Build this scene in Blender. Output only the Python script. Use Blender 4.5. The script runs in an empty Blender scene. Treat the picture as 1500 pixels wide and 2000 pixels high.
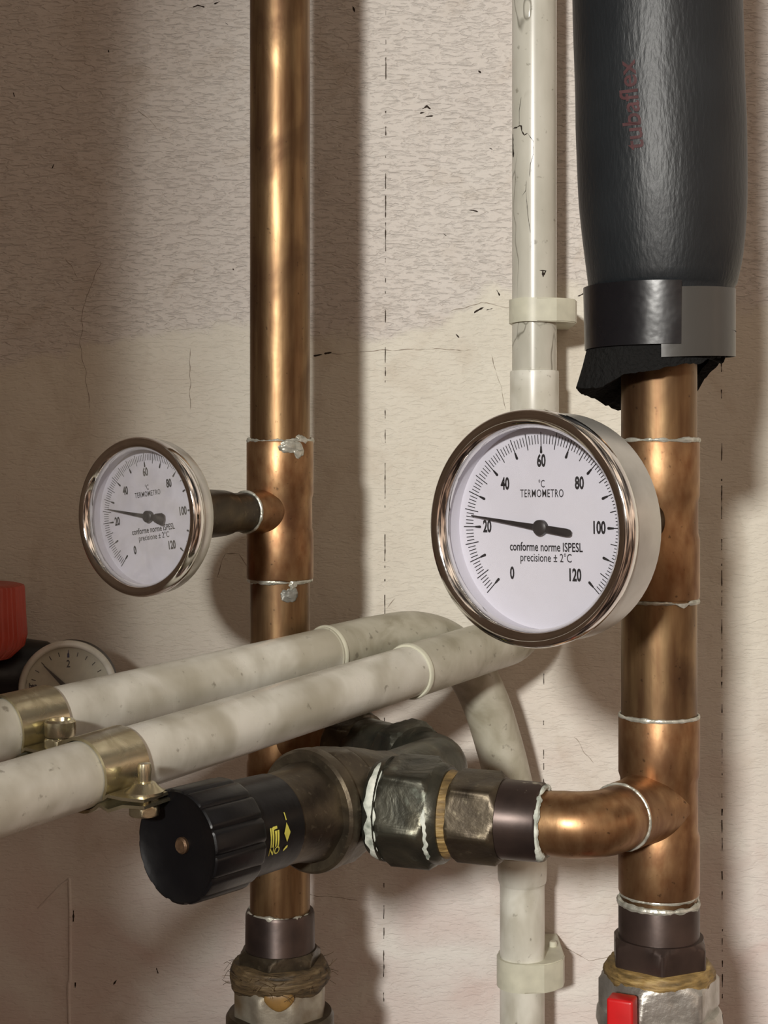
import bpy, bmesh, math, random
from mathutils import Vector, Matrix, noise
random.seed(7)
S = bpy.context.scene
COL = S.collection
F = 2900.0            # focal length in pixels of the 1500x2000 frame
HZ = 900.0            # horizon row

# ------------------------------------------------------------------ camera, world, lamp, exposure
cd = bpy.data.cameras.new('camera'); cam = bpy.data.objects.new('camera', cd); COL.objects.link(cam)
cam.location = (0, 0, 0); cam.rotation_euler = (math.radians(90), 0, 0)
cd.sensor_fit = 'VERTICAL'; cd.sensor_height = 36.0; cd.lens = 36.0*F/2000.0
cd.shift_y = -(1000.0-HZ)/2000.0
cd.clip_start = 0.01; cd.clip_end = 20
S.camera = cam

w = bpy.data.worlds.new('world'); S.world = w; w.use_nodes = True
def world_setup():
    nt = w.node_tree; nt.nodes.clear()
    out = nt.nodes.new('ShaderNodeOutputWorld'); bg = nt.nodes.new('ShaderNodeBackground')
    tc = nt.nodes.new('ShaderNodeTexCoord'); sep = nt.nodes.new('ShaderNodeSeparateXYZ')
    nt.links.new(tc.outputs['Generated'], sep.inputs[0])
    # dim boiler room: dark floor, brown lower walls, paler upper walls and ceiling
    rp = nt.nodes.new('ShaderNodeValToRGB'); mp = nt.nodes.new('ShaderNodeMapRange')
    mp.inputs['From Min'].default_value = -1; mp.inputs['From Max'].default_value = 1
    nt.links.new(sep.outputs['Z'], mp.inputs['Value']); nt.links.new(mp.outputs[0], rp.inputs[0])
    el = rp.color_ramp.elements
    el[0].position = 0.0; el[0].color = (.045,.030,.024,1)
    el[1].position = 1.0; el[1].color = (.16,.135,.11,1)
    for p, c in ((.38,(.08,.050,.036,1)), (.47,(.15,.105,.08,1)), (.62,(.20,.155,.125,1)), (.78,(.22,.18,.15,1))):
        e = el.new(p); e.color = c
    nz = nt.nodes.new('ShaderNodeTexNoise'); nz.inputs['Scale'].default_value = 3.1; nz.inputs['Detail'].default_value = 3
    nt.links.new(tc.outputs['Generated'], nz.inputs['Vector'])
    r2 = nt.nodes.new('ShaderNodeValToRGB'); nt.links.new(nz.outputs['Fac'], r2.inputs[0])
    r2.color_ramp.elements[0].position = .38; r2.color_ramp.elements[0].color = (.12,.11,.11,1)
    r2.color_ramp.elements[1].position = .64; r2.color_ramp.elements[1].color = (3.6,3.45,3.2,1)
    e = r2.color_ramp.elements.new(.5); e.color = (.62,.62,.62,1)
    mx = nt.nodes.new('ShaderNodeMix'); mx.data_type = 'RGBA'; mx.blend_type = 'MULTIPLY'; mx.inputs['Factor'].default_value = 1
    nt.links.new(rp.outputs[0], mx.inputs['A']); nt.links.new(r2.outputs[0], mx.inputs['B'])
    nt.links.new(mx.outputs['Result'], bg.inputs['Color']); bg.inputs['Strength'].default_value = 1.5
    nt.links.new(bg.outputs[0], out.inputs[0])
world_setup()

LAMP = Vector((-.58, -1.80, .58))
ld = bpy.data.lights.new('work_lamp', 'SPOT'); lo = bpy.data.objects.new('work_lamp', ld); COL.objects.link(lo)
lo.location = LAMP
LAMP_AIM = Vector((.965, .80, -.05))
lo.rotation_euler = (LAMP_AIM-LAMP).to_track_quat('-Z', 'Y').to_euler()
ld.energy = 235; ld.color = (1.0, .97, .91); ld.shadow_soft_size = .085
ld.spot_size = math.radians(44); ld.spot_blend = .38

S.view_settings.view_transform = 'Standard'; S.view_settings.look = 'None'
S.view_settings.exposure = 0.0; S.view_settings.gamma = 1.0; S.view_settings.use_curve_mapping = False

# ------------------------------------------------------------------ helpers
def P(px, py, Y): return Vector(((px-750)/F*Y, Y, (HZ-py)/F*Y))
Zv = Vector((0, 0, 1))

class N:
    """tiny node-tree writer"""
    def __init__(s, name):
        s.m = bpy.data.materials.new(name); s.m.use_nodes = True; s.t = s.m.node_tree; s.t.nodes.clear()
        s.out = s.t.nodes.new('ShaderNodeOutputMaterial'); s.tc = s.t.nodes.new('ShaderNodeTexCoord')
        s.co = s.tc.outputs['Object']
    def n(s, typ, **k):
        x = s.t.nodes.new('ShaderNode'+typ)
        for a, v in k.items(): setattr(x, a, v)
        return x
    def L(s, a, b): s.t.links.new(a, b)
    def put(s, sock, v):
        if hasattr(v, 'is_linked') or isinstance(v, bpy.types.NodeSocket): s.L(v, sock)
        else: sock.default_value = v
    def noise(s, scale, detail=3, vec=None, st=(1,1,1), rough=.5, dist=0):
        v = vec or s.co
        if st != (1,1,1):
            m = s.n('Mapping'); m.inputs['Scale'].default_value = st; s.L(v, m.inputs['Vector']); v = m.outputs[0]
        x = s.n('TexNoise'); s.L(v, x.inputs['Vector'])
        x.inputs['Scale'].default_value = scale; x.inputs['Detail'].default_value = detail
        x.inputs['Roughness'].default_value = rough; x.inputs['Distortion'].default_value = dist
        return x.outputs['Fac']
    def ramp(s, f, stops, interp='LINEAR'):
        x = s.n('ValToRGB'); s.L(f, x.inputs[0]); e = x.color_ramp.elements; x.color_ramp.interpolation = interp
        def c4(c): return (c,c,c,1) if isinstance(c,(int,float)) else (*c,1)
        e[0].position = stops[0][0]; e[0].color = c4(stops[0][1]); e[1].position = stops[-1][0]; e[1].color = c4(stops[-1][1])
        for p, c in stops[1:-1]: q = e.new(p); q.color = c4(c)
        return x.outputs[0]
    def mix(s, f, a, b, mode='MIX'):
        x = s.n('Mix', data_type='RGBA', blend_type=mode); s.put(x.inputs['Factor'], f)
        s.put(x.inputs['A'], (*a,1) if isinstance(a,tuple) else a); s.put(x.inputs['B'], (*b,1) if isinstance(b,tuple) else b)
        return x.outputs['Result']
    def math(s, op, a, b=0.0, c=0.0, clamp=False):
        x = s.n('Math', operation=op, use_clamp=clamp)
        for i, v in enumerate((a, b, c)): s.put(x.inputs[i], v)
        return x.outputs[0]
    def bump(s, h, strength=.3, dist=.001, nrm=None):
        x = s.n('Bump'); x.inputs['Strength'].default_value = strength; x.inputs['Distance'].default_value = dist
        s.L(h, x.inputs['Height'])
        if nrm: s.L(nrm, x.inputs['Normal'])
        return x.outputs[0]
    def bsdf(s, color, rough=.5, metal=0.0, nrm=None, spec=.5, coat=0.0):
        b = s.n('BsdfPrincipled'); s.put(b.inputs['Base Color'], (*color,1) if isinstance(color,tuple) else color)
        s.put(b.inputs['Roughness'], rough); s.put(b.inputs['Metallic'], metal); b.inputs['Specular IOR Level'].default_value = spec
        b.inputs['Coat Weight'].default_value = coat
        if nrm: s.L(nrm, b.inputs['Normal'])
        s.L(b.outputs[0], s.out.inputs[0]); return s.m

def simple(name, c, rough=.5, metal=0.0, var=.15, scale=150, bump=.1, spec=.5):
    m = N(name); f = m.noise(scale, 4)
    a = tuple(x*(1-var) for x in c); b = tuple(min(1,x*(1+var)) for x in c)
    col = m.ramp(f, [(.3,a),(.7,b)])
    return m.bsdf(col, rough, metal, m.bump(f, bump, .0005) if bump else None, spec)

M = {}
def mk_materials():
    # copper: vertical drawing streaks and tarnish clouds
    for key, seed, c1, c2, c3, st in (('copper', 0, (.17,.092,.045), (.34,.225,.115), (.095,.050,.028), (1,1,.10)),
                                 ('copper_fitting', 3, (.27,.135,.062), (.43,.265,.135), (.12,.053,.028), (1,1,.5))):
        m = N(key)
        f1 = m.noise(230, 4, st=st); f2 = m.noise(34+seed, 4, st=(1,1,.6), dist=.6); f3 = m.noise(420, 2)
        c = m.ramp(f1, [(.3,c1),(.68,c2)]); c = m.mix(m.ramp(f2, [(.46,0.0),(.72,1.0)]), c, c3)
        c = m.mix(m.ramp(f3, [(.69,0.0),(.76,.6)]), c, (.05,.03,.02))
        r = m.ramp(f2, [(.3,.33),(.7,.50)])
        M[key] = m.bsdf(c, r, .88, m.bump(f1, .10, .0006, m.bump(f2, .25, .0015)))
    # grey-cream hard PVC with grime
    m = N('pvc'); f1 = m.noise(55, 5, st=(1,1,.5)); f2 = m.noise(230, 4); f3 = m.noise(18, 3, dist=1.0)
    c = m.ramp(f1, [(.30,(.50,.48,.40)),(.55,(.74,.73,.65)),(.75,(.80,.79,.72))])
    c = m.mix(m.ramp(f3, [(.48,0.0),(.68,.75)]), c, (.40,.37,.28))
    c = m.mix(m.ramp(f2, [(.66,0.0),(.74,.6)]), c, (.16,.14,.10))
    M['pvc'] = m.bsdf(c, m.ramp(f1, [(.3,.38),(.7,.24)]), 0, m.bump(f3, .12, .002))
    m = N('pvc_cracked'); 
    f1 = m.noise(55, 5, st=(1,1,.35)); f2 = m.noise(230, 4)
    c = m.ramp(f1, [(.30,(.44,.43,.36)),(.55,(.57,.555,.48)),(.75,(.64,.625,.55))])
    c = m.mix(m.ramp(f2, [(.66,0.0),(.74,.6)]), c, (.16,.14,.10))
    vz = m.n('TexVoronoi', feature='DISTANCE_TO_EDGE'); vz.inputs['Scale'].default_value = 22; 
    mp = m.n('Mapping'); mp.inputs['Scale'].default_value = (1,1,.45); m.L(m.co, mp.inputs['Vector'])
    dn = m.n('TexNoise'); dn.inputs['Scale'].default_value = 60; m.L(mp.outputs[0], dn.inputs['Vector'])
    av = m.n('VectorMath', operation='MULTIPLY_ADD'); m.L(dn.outputs['Color'], av.inputs[0]); av.inputs[1].default_value = (.02,.02,.02); m.L(mp.outputs[0], av.inputs[2])
    m.L(av.outputs[0], vz.inputs['Vector'])
    ck = m.math('MULTIPLY', m.ramp(vz.outputs['Distance'], [(.0,1.0),(.012,0.0)]), m.ramp(m.noise(25,2), [(.48,0.0),(.56,1.0)]))
    c = m.mix(m.math('MULTIPLY', ck, .7), c, (.10,.09,.06))
    M['pvc_cracked'] = m.bsdf(c, .26, 0, m.bump(m.math('SUBTRACT', 1.0, ck), .3, .0006))
    M['pvc_clip'] = simple('pvc_clip', (.60,.59,.47), .42, 0, .10, 120, .1)
    # chrome bezel
    m = N('chrome'); f = m.noise(60, 4, dist=.5); f2 = m.noise(300, 3)
    M['chrome'] = m.bsdf(m.ramp(f, [(.3,(.74,.73,.71)),(.7,(.92,.91,.89))]), m.ramp(f2, [(.4,.06),(.75,.16)]), 1.0, m.bump(f, .05, .001))
    m = N('steel_case'); f = m.noise(90, 4)
    M['steel_case'] = m.bsdf(m.ramp(f, [(.3,(.58,.58,.54)),(.7,(.72,.72,.68))]), .36, .75, m.bump(f, .05, .001))
    m = N('zinc_yellow'); f = m.noise(90, 4, dist=.8)
    M['zinc'] = m.bsdf(m.ramp(f, [(.3,(.42,.37,.24)),(.7,(.74,.69,.50))]), m.ramp(f, [(.3,.34),(.7,.22)]), .95, m.bump(f, .18, .001))
    # dark tarnished brass / bronze
    m = N('dark_bronze'); f = m.noise(70, 5, dist=.4); f2 = m.noise(420, 3)
    c = m.ramp(f, [(.3,(.050,.040,.030)),(.55,(.105,.085,.058)),(.75,(.17,.14,.09))])
    c = m.mix(m.ramp(f2, [(.62,0.0),(.75,.5)]), c, (.22,.19,.13))
    M['bronze'] = m.bsdf(c, m.ramp(f, [(.3,.34),(.7,.46)]), .75, m.bump(f, .5, .0012, m.bump(f2, .2, .0004)))
    m = N('green_bronze'); f = m.noise(80, 5, dist=.5); f2 = m.noise(160, 4)
    c = m.ramp(f, [(.3,(.038,.040,.034)),(.6,(.085,.082,.062)),(.78,(.15,.135,.095))])
    c = m.mix(m.ramp(f2, [(.64,0.0),(.74,.45)]), c, (.24,.27,.22))
    M['green_bronze'] = m.bsdf(c, .36, .72, m.bump(f, .6, .0014, m.bump(f2, .25, .0006)))
    m = N('brown_bronze'); f = m.noise(60, 4); f2 = m.noise(130, 3)
    c = m.ramp(f, [(.3,(.042,.030,.027)),(.7,(.090,.062,.052))])
    c = m.mix(m.ramp(f2, [(.70,0.0),(.74,.8)]), c, (.45,.42,.34))
    M['brown_bronze'] = m.bsdf(c, .36, .6, m.bump(f, .15, .001))
    m = N('nickel'); f = m.noise(110, 5); f2 = m.noise(45, 3)
    c = m.ramp(f, [(.3,(.38,.365,.33)),(.7,(.66,.65,.61))])
    c = m.mix(m.ramp(f2, [(.55,0.0),(.75,.6)]), c, (.30,.25,.14))
    M['nickel'] = m.bsdf(c, .38, .8, m.bump(f, .8, .0016))
    m = N('dull_nickel'); f = m.noise(110, 5); f2 = m.noise(50, 3)
    c = m.ramp(f, [(.3,(.26,.23,.18)),(.7,(.46,.43,.35))])
    c = m.mix(m.ramp(f2, [(.50,0.0),(.7,.8)]), c, (.20,.13,.055))
    M['dull_nickel'] = m.bsdf(c, .45, .55, m.bump(f, .5, .0012))
    m = N('solder'); f = m.noise(260, 4)
    M['solder'] = m.bsdf(m.ramp(f, [(.3,(.36,.36,.30)),(.7,(.74,.74,.66))]), .38, .55, m.bump(f, .8, .0008))
    m = N('old_solder'); f = m.noise(260, 4)
    M['old_solder'] = m.bsdf(m.ramp(f, [(.3,(.16,.16,.14)),(.7,(.36,.36,.33))]), .45, .5, m.bump(f, .8, .0008))
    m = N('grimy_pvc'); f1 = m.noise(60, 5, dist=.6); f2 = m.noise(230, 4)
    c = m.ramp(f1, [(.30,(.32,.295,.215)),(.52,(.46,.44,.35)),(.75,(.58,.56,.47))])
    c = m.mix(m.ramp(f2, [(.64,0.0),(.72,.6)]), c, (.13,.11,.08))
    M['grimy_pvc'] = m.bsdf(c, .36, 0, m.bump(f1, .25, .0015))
    m = N('lime_crust'); f = m.noise(200, 5)
    M['crust'] = m.bsdf(m.ramp(f, [(.3,(.22,.25,.21)),(.5,(.58,.62,.55)),(.7,(.78,.80,.72))]), .7, 0, m.bump(f, 1.0, .0010))
    m = N('hemp'); f = m.noise(420, 4, st=(.25,.25,1.6)); f2 = m.noise(70, 3)
    c = m.ramp(f, [(.3,(.10,.065,.022)),(.55,(.32,.21,.075)),(.75,(.50,.37,.15))])
    M['hemp'] = m.bsdf(m.mix(m.ramp(f2,[(.5,0.0),(.7,.6)]), c, (.09,.06,.025)), .6, 0, m.bump(f, 1.0, .0012))
    m = N('old_hemp'); f = m.noise(420, 4, st=(.25,.25,1.6))
    M['old_hemp'] = m.bsdf(m.ramp(f, [(.3,(.035,.025,.014)),(.55,(.12,.080,.038)),(.75,(.22,.16,.085))]), .65, 0, m.bump(f, 1.0, .0014))
    M['paste'] = simple('amber_paste', (.26,.15,.045), .4, 0, .3, 120, .4)
    # foam
    m = N('foam'); f = m.noise(800, 4, st=(1,1,.28)); f2 = m.noise(30, 3)
    c = m.ramp(f2, [(.3,(.012,.0145,.017)),(.7,(.019,.0225,.0255))])
    M['foam'] = m.bsdf(c, .42, 0, m.bump(f, .4, .0005), .4)
    m = N('foam_torn'); f = m.noise(500, 5)
    M['foam_torn'] = m.bsdf((.010,.010,.010), .9, 0, m.bump(f, 1.0, .0025), .2)
    m = N('tape'); f = m.noise(60, 3); f2 = m.noise(300, 3)
    M['tape'] = m.bsdf((.008,.008,.010), m.ramp(f, [(.3,.24),(.7,.34)]), 0, m.bump(f, .3, .002, m.bump(f2,.06,.0004)), .5)
    m = N('tape_grey'); f = m.noise(60, 3)
    M['tape_grey'] = m.bsdf((.050,.050,.047), .33, 0, m.bump(f, .15, .002), .7)
    m = N('black_plastic'); f = m.noise(90, 3); f2 = m.noise(400, 3)
    M['black'] = m.bsdf((.0045,.0045,.0055), m.ramp(f, [(.3,.28),(.7,.42)]), 0, m.bump(f2, .12, .0005), .35)
    M['red_plastic'] = simple('red_plastic', (.42,.045,.022), .4, 0, .1, 60, .05)
    M['red_lever'] = simple('red_lever', (.55,.012,.014), .3, 0, .12, 100, .05)
    M['ink'] = simple('ink', (.012,.010,.013), .6, 0, .1, 50, 0, .2)
    M['pointer'] = simple('pointer_black', (.016,.012,.013), .42, 0, .1, 50, 0, .4)
    M['ink_blue'] = simple('ink_blue', (.01,.02,.10), .6, 0, .1, 50, 0, .2)
    M['yellow_print'] = simple('yellow_print', (.62,.58,.10), .5, 0, .2, 300, 0)
    M['red_print'] = simple('faded_red_print', (.070,.026,.028), .6, 0, .3, 300, 0, .3)
    M['screw'] = simple('rusty_screw', (.14,.085,.05), .5, .7, .4, 500, .5)
    m = N('dial_white'); f = m.noise(40, 3)
    M['dial'] = m.bsdf(m.ramp(f, [(.3,(.60,.59,.66)),(.7,(.64,.63,.70))]), .55, 0, None, .3)
    m = N('dial_aged'); f = m.noise(40, 3)
    M['dial_aged'] = m.bsdf(m.ramp(f, [(.3,(.56,.54,.42)),(.7,(.66,.64,.52))]), .55, 0, None, .3)
    for key, dust in (('glass', .015), ('glass_dusty', .10)):
        m = N(key); tr = m.n('BsdfTransparent'); gl = m.n('BsdfGlossy'); gl.inputs['Roughness'].default_value = .04
        fr = m.n('Fresnel'); fr.inputs['IOR'].default_value = 1.45; mx = m.n('MixShader')
        ge = m.n('NewGeometry'); m.L(m.math('MULTIPLY', fr.outputs[0], m.math('SUBTRACT', 1.0, ge.outputs['Backfacing'])), mx.inputs[0]); m.L(tr.outputs[0], mx.inputs[1]); m.L(gl.outputs[0], mx.inputs[2])
        df = m.n('BsdfDiffuse'); df.inputs['Color'].default_value = (.6,.57,.52,1)
        m2 = m.n('MixShader'); f = m.noise(120, 5, dist=.5)
        m.L(m.math('MULTIPLY', m.ramp(f, [(.4,.3),(.75,1.0)]), dust*1.6), m2.inputs[0])
        m.L(mx.outputs[0], m2.inputs[1]); m.L(df.outputs[0], m2.inputs[2]); m.L(m2.outputs[0], m.out.inputs[0]); M[key] = m.m
mk_materials()

def shade(me, ang=35):
    for p in me.polygons: p.use_smooth = True
    me.set_sharp_from_angle(angle=math.radians(ang))
def obj(name, bm, mat, parent=None, ang=35, flat=False):
    bmesh.ops.recalc_face_normals(bm, faces=bm.faces) if not flat else None
    me = bpy.data.meshes.new(name); bm.to_mesh(me); bm.free()
    me.materials.append(M[mat] if isinstance(mat, str) else mat)
    if not flat: shade(me, ang)
    o = bpy.data.objects.new(name, me); COL.objects.link(o)
    if parent:
        wl = Vector((0,0,0)); q = parent
        while q: wl += q.location; q = q.parent
        me.transform(Matrix.Translation(-wl)); o.parent = parent
    return o
def thing(name, label, cat, loc, group=None):
    o = bpy.data.objects.new(name, None); COL.objects.link(o); o.location = loc; o.empty_display_size = .01
    o['label'] = label; o['category'] = cat
    if group: o['group'] = group
    return o
def frame(a, up=Zv):
    a = a.normalized()
    if abs(a.dot(up)) > .99: up = Vector((0,-1,0))
    u = (up - a*up.dot(a)).normalized(); v = a.cross(u)
    return a, u, v
def lathe(bm, o, axis, prof, seg=72, fn=None, cap0=True, cap1=True, up=Zv):
    """prof: list of (s, r); fn(theta, s, r) -> r"""
    a, u, v = frame(axis, up); rings = []
    for s, r in prof:
        ring = []
        for k in range(seg):
            t = 2*math.pi*k/seg; rr = fn(t, s, r) if fn else r
            ring.append(bm.verts.new(o + a*s + (u*math.cos(t)+v*math.sin(t))*rr))
        rings.append(ring)
    for i in range(len(rings)-1):
        A, B = rings[i], rings[i+1]
        for k in range(seg):
            bm.faces.new((A[k], A[(k+1)%seg], B[(k+1)%seg], B[k]))
    if cap0: bm.faces.new(rings[0][::-1])
    if cap1: bm.faces.new(rings[-1])
    return rings
def L(o, axis, prof, **k):
    bm = bmesh.new(); lathe(bm, o, axis, prof, **k); return bm
def polyr(n, ph=0.0, rnd=.985):
    """radius factor of a regular n-gon with circumradius 1; rounded corners"""
    def f(t, s, r):
        x = ((t-ph) % (2*math.pi/n)) - math.pi/n
        return r*min(math.cos(math.pi/n)/math.cos(x), rnd)
    return f
def hexnut(o, axis, s0, s1, R, n=6, ph=0.0, ch=.14, seg=144, up=Zv):
    """hexagonal nut with turned chamfers"""
    bm = bmesh.new(); pf = polyr(n, ph); c = math.cos(math.pi/n); h = s1-s0
    d = min(R*ch*.9, h*.3)
    def fn(t, s, r): return min(pf(t, s, R), r)
    lathe(bm, o, axis, [(s0, R*c*.90), (s0, R*c*1.0), (s0+d*.5, R*(c+1)/2*.99), (s0+d, R), (s1-d, R), (s1-d*.5, R*(c+1)/2*.99), (s1, R*c*1.0), (s1, R*c*.90)], seg=seg, fn=fn, up=up)
    return bm
def tube(bm, pts, r, seg=40, cap=True):
    """smooth swept tube; r number or list"""
    n = len(pts); rs = r if isinstance(r, (list, tuple)) else [r]*n
    T = [(pts[min(i+1,n-1)]-pts[max(i-1,0)]).normalized() for i in range(n)]
    a, u, v = frame(T[0]); rings = []
    for i in range(n):
        if i:
            ax = T[i-1].cross(T[i])
            if ax.length > 1e-9: u = Matrix.Rotation(T[i-1].angle(T[i]), 3, ax) @ u
        u = (u - T[i]*u.dot(T[i])).normalized(); v = T[i].cross(u)
        rings.append([bm.verts.new(pts[i] + (u*math.cos(2*math.pi*k/seg)+v*math.sin(2*math.pi*k/seg))*rs[i]) for k in range(seg)])
    for A, B in zip(rings, rings[1:]):
        for k in range(seg): bm.faces.new((A[k], A[(k+1)%seg], B[(k+1)%seg], B[k]))
    if cap: bm.faces.new(rings[0][::-1]); bm.faces.new(rings[-1])
def fillet(pts, R, n=14):
    """polyline with rounded corners"""
    out = [pts[0]]
    for i in range(1, len(pts)-1):
        p = pts[i]; d0 = (pts[i-1]-p).normalized(); d1 = (pts[i+1]-p).normalized()
        ang = d0.angle(d1); t = min(R/math.tan(ang/2), (pts[i-1]-p).length*.98, (pts[i+1]-p).length*.98)
        a, b = p+d0*t, p+d1*t
        rr = t*math.tan(ang/2); c = p + (d0+d1).normalized()*(rr/math.sin(ang/2))
        va, vb = a-c, b-c; tot = va.angle(vb)
        for k in range(n+1):
            f = k/n; out.append(c + (va*math.sin((1-f)*tot) + vb*math.sin(f*tot))/math.sin(tot))
    out.append(pts[-1]); return out
def catmull(pts, n=8):
    q = [pts[0]*2-pts[1]] + list(pts) + [pts[-1]*2-pts[-2]]; out = []
    for i in range(1, len(q)-2):
        p0,p1,p2,p3 = q[i-1:i+3]
        for k in range(n):
            t = k/n
            out.append(.5*((2*p1)+(p2-p0)*t+(2*p0-5*p1+4*p2-p3)*t*t+(3*p1-p0-3*p2+p3)*t**3))
    out.append(pts[-1]); return out
def box(bm, c, X, Y, Z, sx, sy, sz):
    vs = [bm.verts.new(c + X*sx*i + Y*sy*j + Z*sz*k) for i in (-.5,.5) for j in (-.5,.5) for k in (-.5,.5)]
    for f in ((0,1,3,2),(4,6,7,5),(0,4,5,1),(2,3,7,6),(0,2,6,4),(1,5,7,3)): bm.faces.new([vs[i] for i in f])
def bevel(bm, w, seg=2):
    bmesh.ops.bevel(bm, geom=list(bm.edges), offset=w, segments=seg, affect='EDGES', profile=.6)
def solder_ring(o, axis, s, r, th=.0007, amp=.8, seed=0, drop=None, wide=1.0):
    """irregular bead of solder round a joint"""
    bm = bmesh.new(); seg = 96
    a, u, v = frame(axis); rings = []
    for k in range(seg):
        t = 2*math.pi*k/seg
        nn = noise.noise(Vector((math.cos(t)*3, math.sin(t)*3, seed*3.7)))
        n2 = noise.noise(Vector((math.cos(t)*9, math.sin(t)*9, seed*1.3+5)))
        h = th*(1+amp*(nn+.6*n2)); ext = 0; 
        if drop:
            for (td, wd, ln) in drop:
                dd = (t-td+math.pi) % (2*math.pi)-math.pi
                ext += ln*math.exp(-(dd/wd)**2)
        d = u*math.cos(t)+v*math.sin(t); ring = []
        for j in range(8):
            q = 2*math.pi*j/8
            ss = math.sin(q)*h*1.1*wide - (ext if math.sin(q) < -.1 else 0)
            ring.append(bm.verts.new(o + a*(s+ss) + d*(r + math.cos(q)*max(h,.0002)*.9)))
        rings.append(ring)
    for i in range(seg):
        A, B = rings[i], rings[(i+1)%seg]
        for j in range(8): bm.faces.new((A[j], A[(j+1)%8], B[(j+1)%8], B[j]))
    return bm
def text_bm(s, size, sx=1.0, off=0.0, align='CENTER', res=3, space=1.0):
    cu = bpy.data.curves.new('t', 'FONT'); cu.body = s; cu.size = size; cu.align_x = align; cu.align_y = 'CENTER'
    cu.offset = off; cu.space_character = space; cu.resolution_u = res
    to = bpy.data.objects.new('t', cu); me = bpy.data.meshes.new_from_object(to)
    bm = bmesh.new(); bm.from_mesh(me); bmesh.ops.triangulate(bm, faces=bm.faces)
    for vtx in bm.verts: vtx.co.x *= sx
    bpy.data.objects.remove(to); bpy.data.curves.remove(cu); bpy.data.meshes.remove(me)
    return bm
def add_bm(dst, src, fn):
    mp = {}
    for vtx in src.verts: mp[vtx] = dst.verts.new(fn(vtx.co))
    for f in src.faces:
        try: dst.faces.new([mp[q] for q in f.verts])
        except ValueError: pass
    src.free()

# ------------------------------------------------------------------ setting: the plastered wall
WY = .80
def wall_material():
    m = N('old_painted_plaster'); co = m.co
    sep = m.n('SeparateXYZ'); m.L(co, sep.inputs[0]); X, Z = sep.outputs['X'], sep.outputs['Z']
    # paint: grey-white emulsion, cream patch, pink undercoat lower down
    base = m.ramp(m.noise(9, 4), [(.3,(.66,.61,.565)),(.7,(.72,.68,.63))])
    bx = m.math('MULTIPLY_ADD', X, 2.0, .5)
    def zn(py): return ((HZ-py)/F*WY)*2+.5
    def xn(px): return ((px-750)/F*WY)*2+.5
    bnd = m.ramp(bx, [(max(0,xn(0)),zn(705)),(xn(250),zn(650)),(xn(480),zn(612)),(xn(620),zn(640)),(xn(760),zn(655)),(xn(860),zn(610)),(xn(960),zn(556)),(xn(1130),zn(556)),(xn(1420),zn(600)),(1.0,zn(540))])
    zz = m.math('MULTIPLY_ADD', Z, 2.0, .5)
    edge = m.math('ADD', m.math('SUBTRACT', bnd, zz), m.math('MULTIPLY', m.math('SUBTRACT', m.noise(45,4), .5), .05))
    cream = m.ramp(edge, [(.0,0.0),(.012,1.0)])
    creamc = m.ramp(m.noise(14, 4, dist=.5), [(.3,(.70,.655,.555)),(.7,(.76,.73,.63))])
    base = m.mix(m.math('MULTIPLY', cream, .85), base, creamc)
    low = m.ramp(m.math('ADD', zz, m.math('MULTIPLY', m.math('SUBTRACT', m.noise(12,3), .5), .22)), [(zn(1900),1.0),(zn(1180),0.0)])
    base = m.mix(m.math('MULTIPLY', low, .85), base, m.ramp(m.noise(22,4,dist=.8), [(.3,(.68,.56,.53)),(.55,(.74,.68,.65)),(.7,(.79,.76,.72))]))
    # stains
    st = m.ramp(m.noise(26, 5, st=(1,1,.8), dist=1.2), [(.56,0.0),(.75,.30)])
    base = m.mix(st, base, (.42,.32,.22))
    # relief: roller wrinkles (horizontal), finer grain lower down
    wr = m.noise(430, 4, st=(.38,1,1.25), dist=1.0)
    wr = m.ramp(wr, [(.34,0.0),(.50,.8),(.75,1.0)])
    wr_amt = m.math('SUBTRACT', 1.0, m.math('MULTIPLY', cream, .60))
    wr = m.math('MULTIPLY', wr, wr_amt)
    big = m.noise(30, 4, dist=.4); fine = m.noise(700, 3)
    h = m.math('ADD', m.math('MULTIPLY', wr, .50), m.math('MULTIPLY', big, 2.2))
    h = m.math('ADD', h, m.math('MULTIPLY', fine, .14))
    return m.bsdf(base, .62, 0, m.bump(h, .9, .0011), .35)
bm = bmesh.new(); box(bm, Vector((0, WY+.06, 0)), Vector((1,0,0)), Vector((0,1,0)), Zv, 2.6, .12, 2.4)
wall = obj('wall_back', bm, wall_material(), flat=True); wall['kind'] = 'structure'
M['crack'] = simple('crack_dark', (.075,.058,.046), .9, 0, .3, 300, 0, .1)
M['crack_soft'] = simple('crack_soft', (.30,.25,.20), .9, 0, .25, 300, 0, .1)
M['hole'] = simple('hole_dark', (.04,.03,.024), .9, 0, .3, 300, 0, .1)
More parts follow.
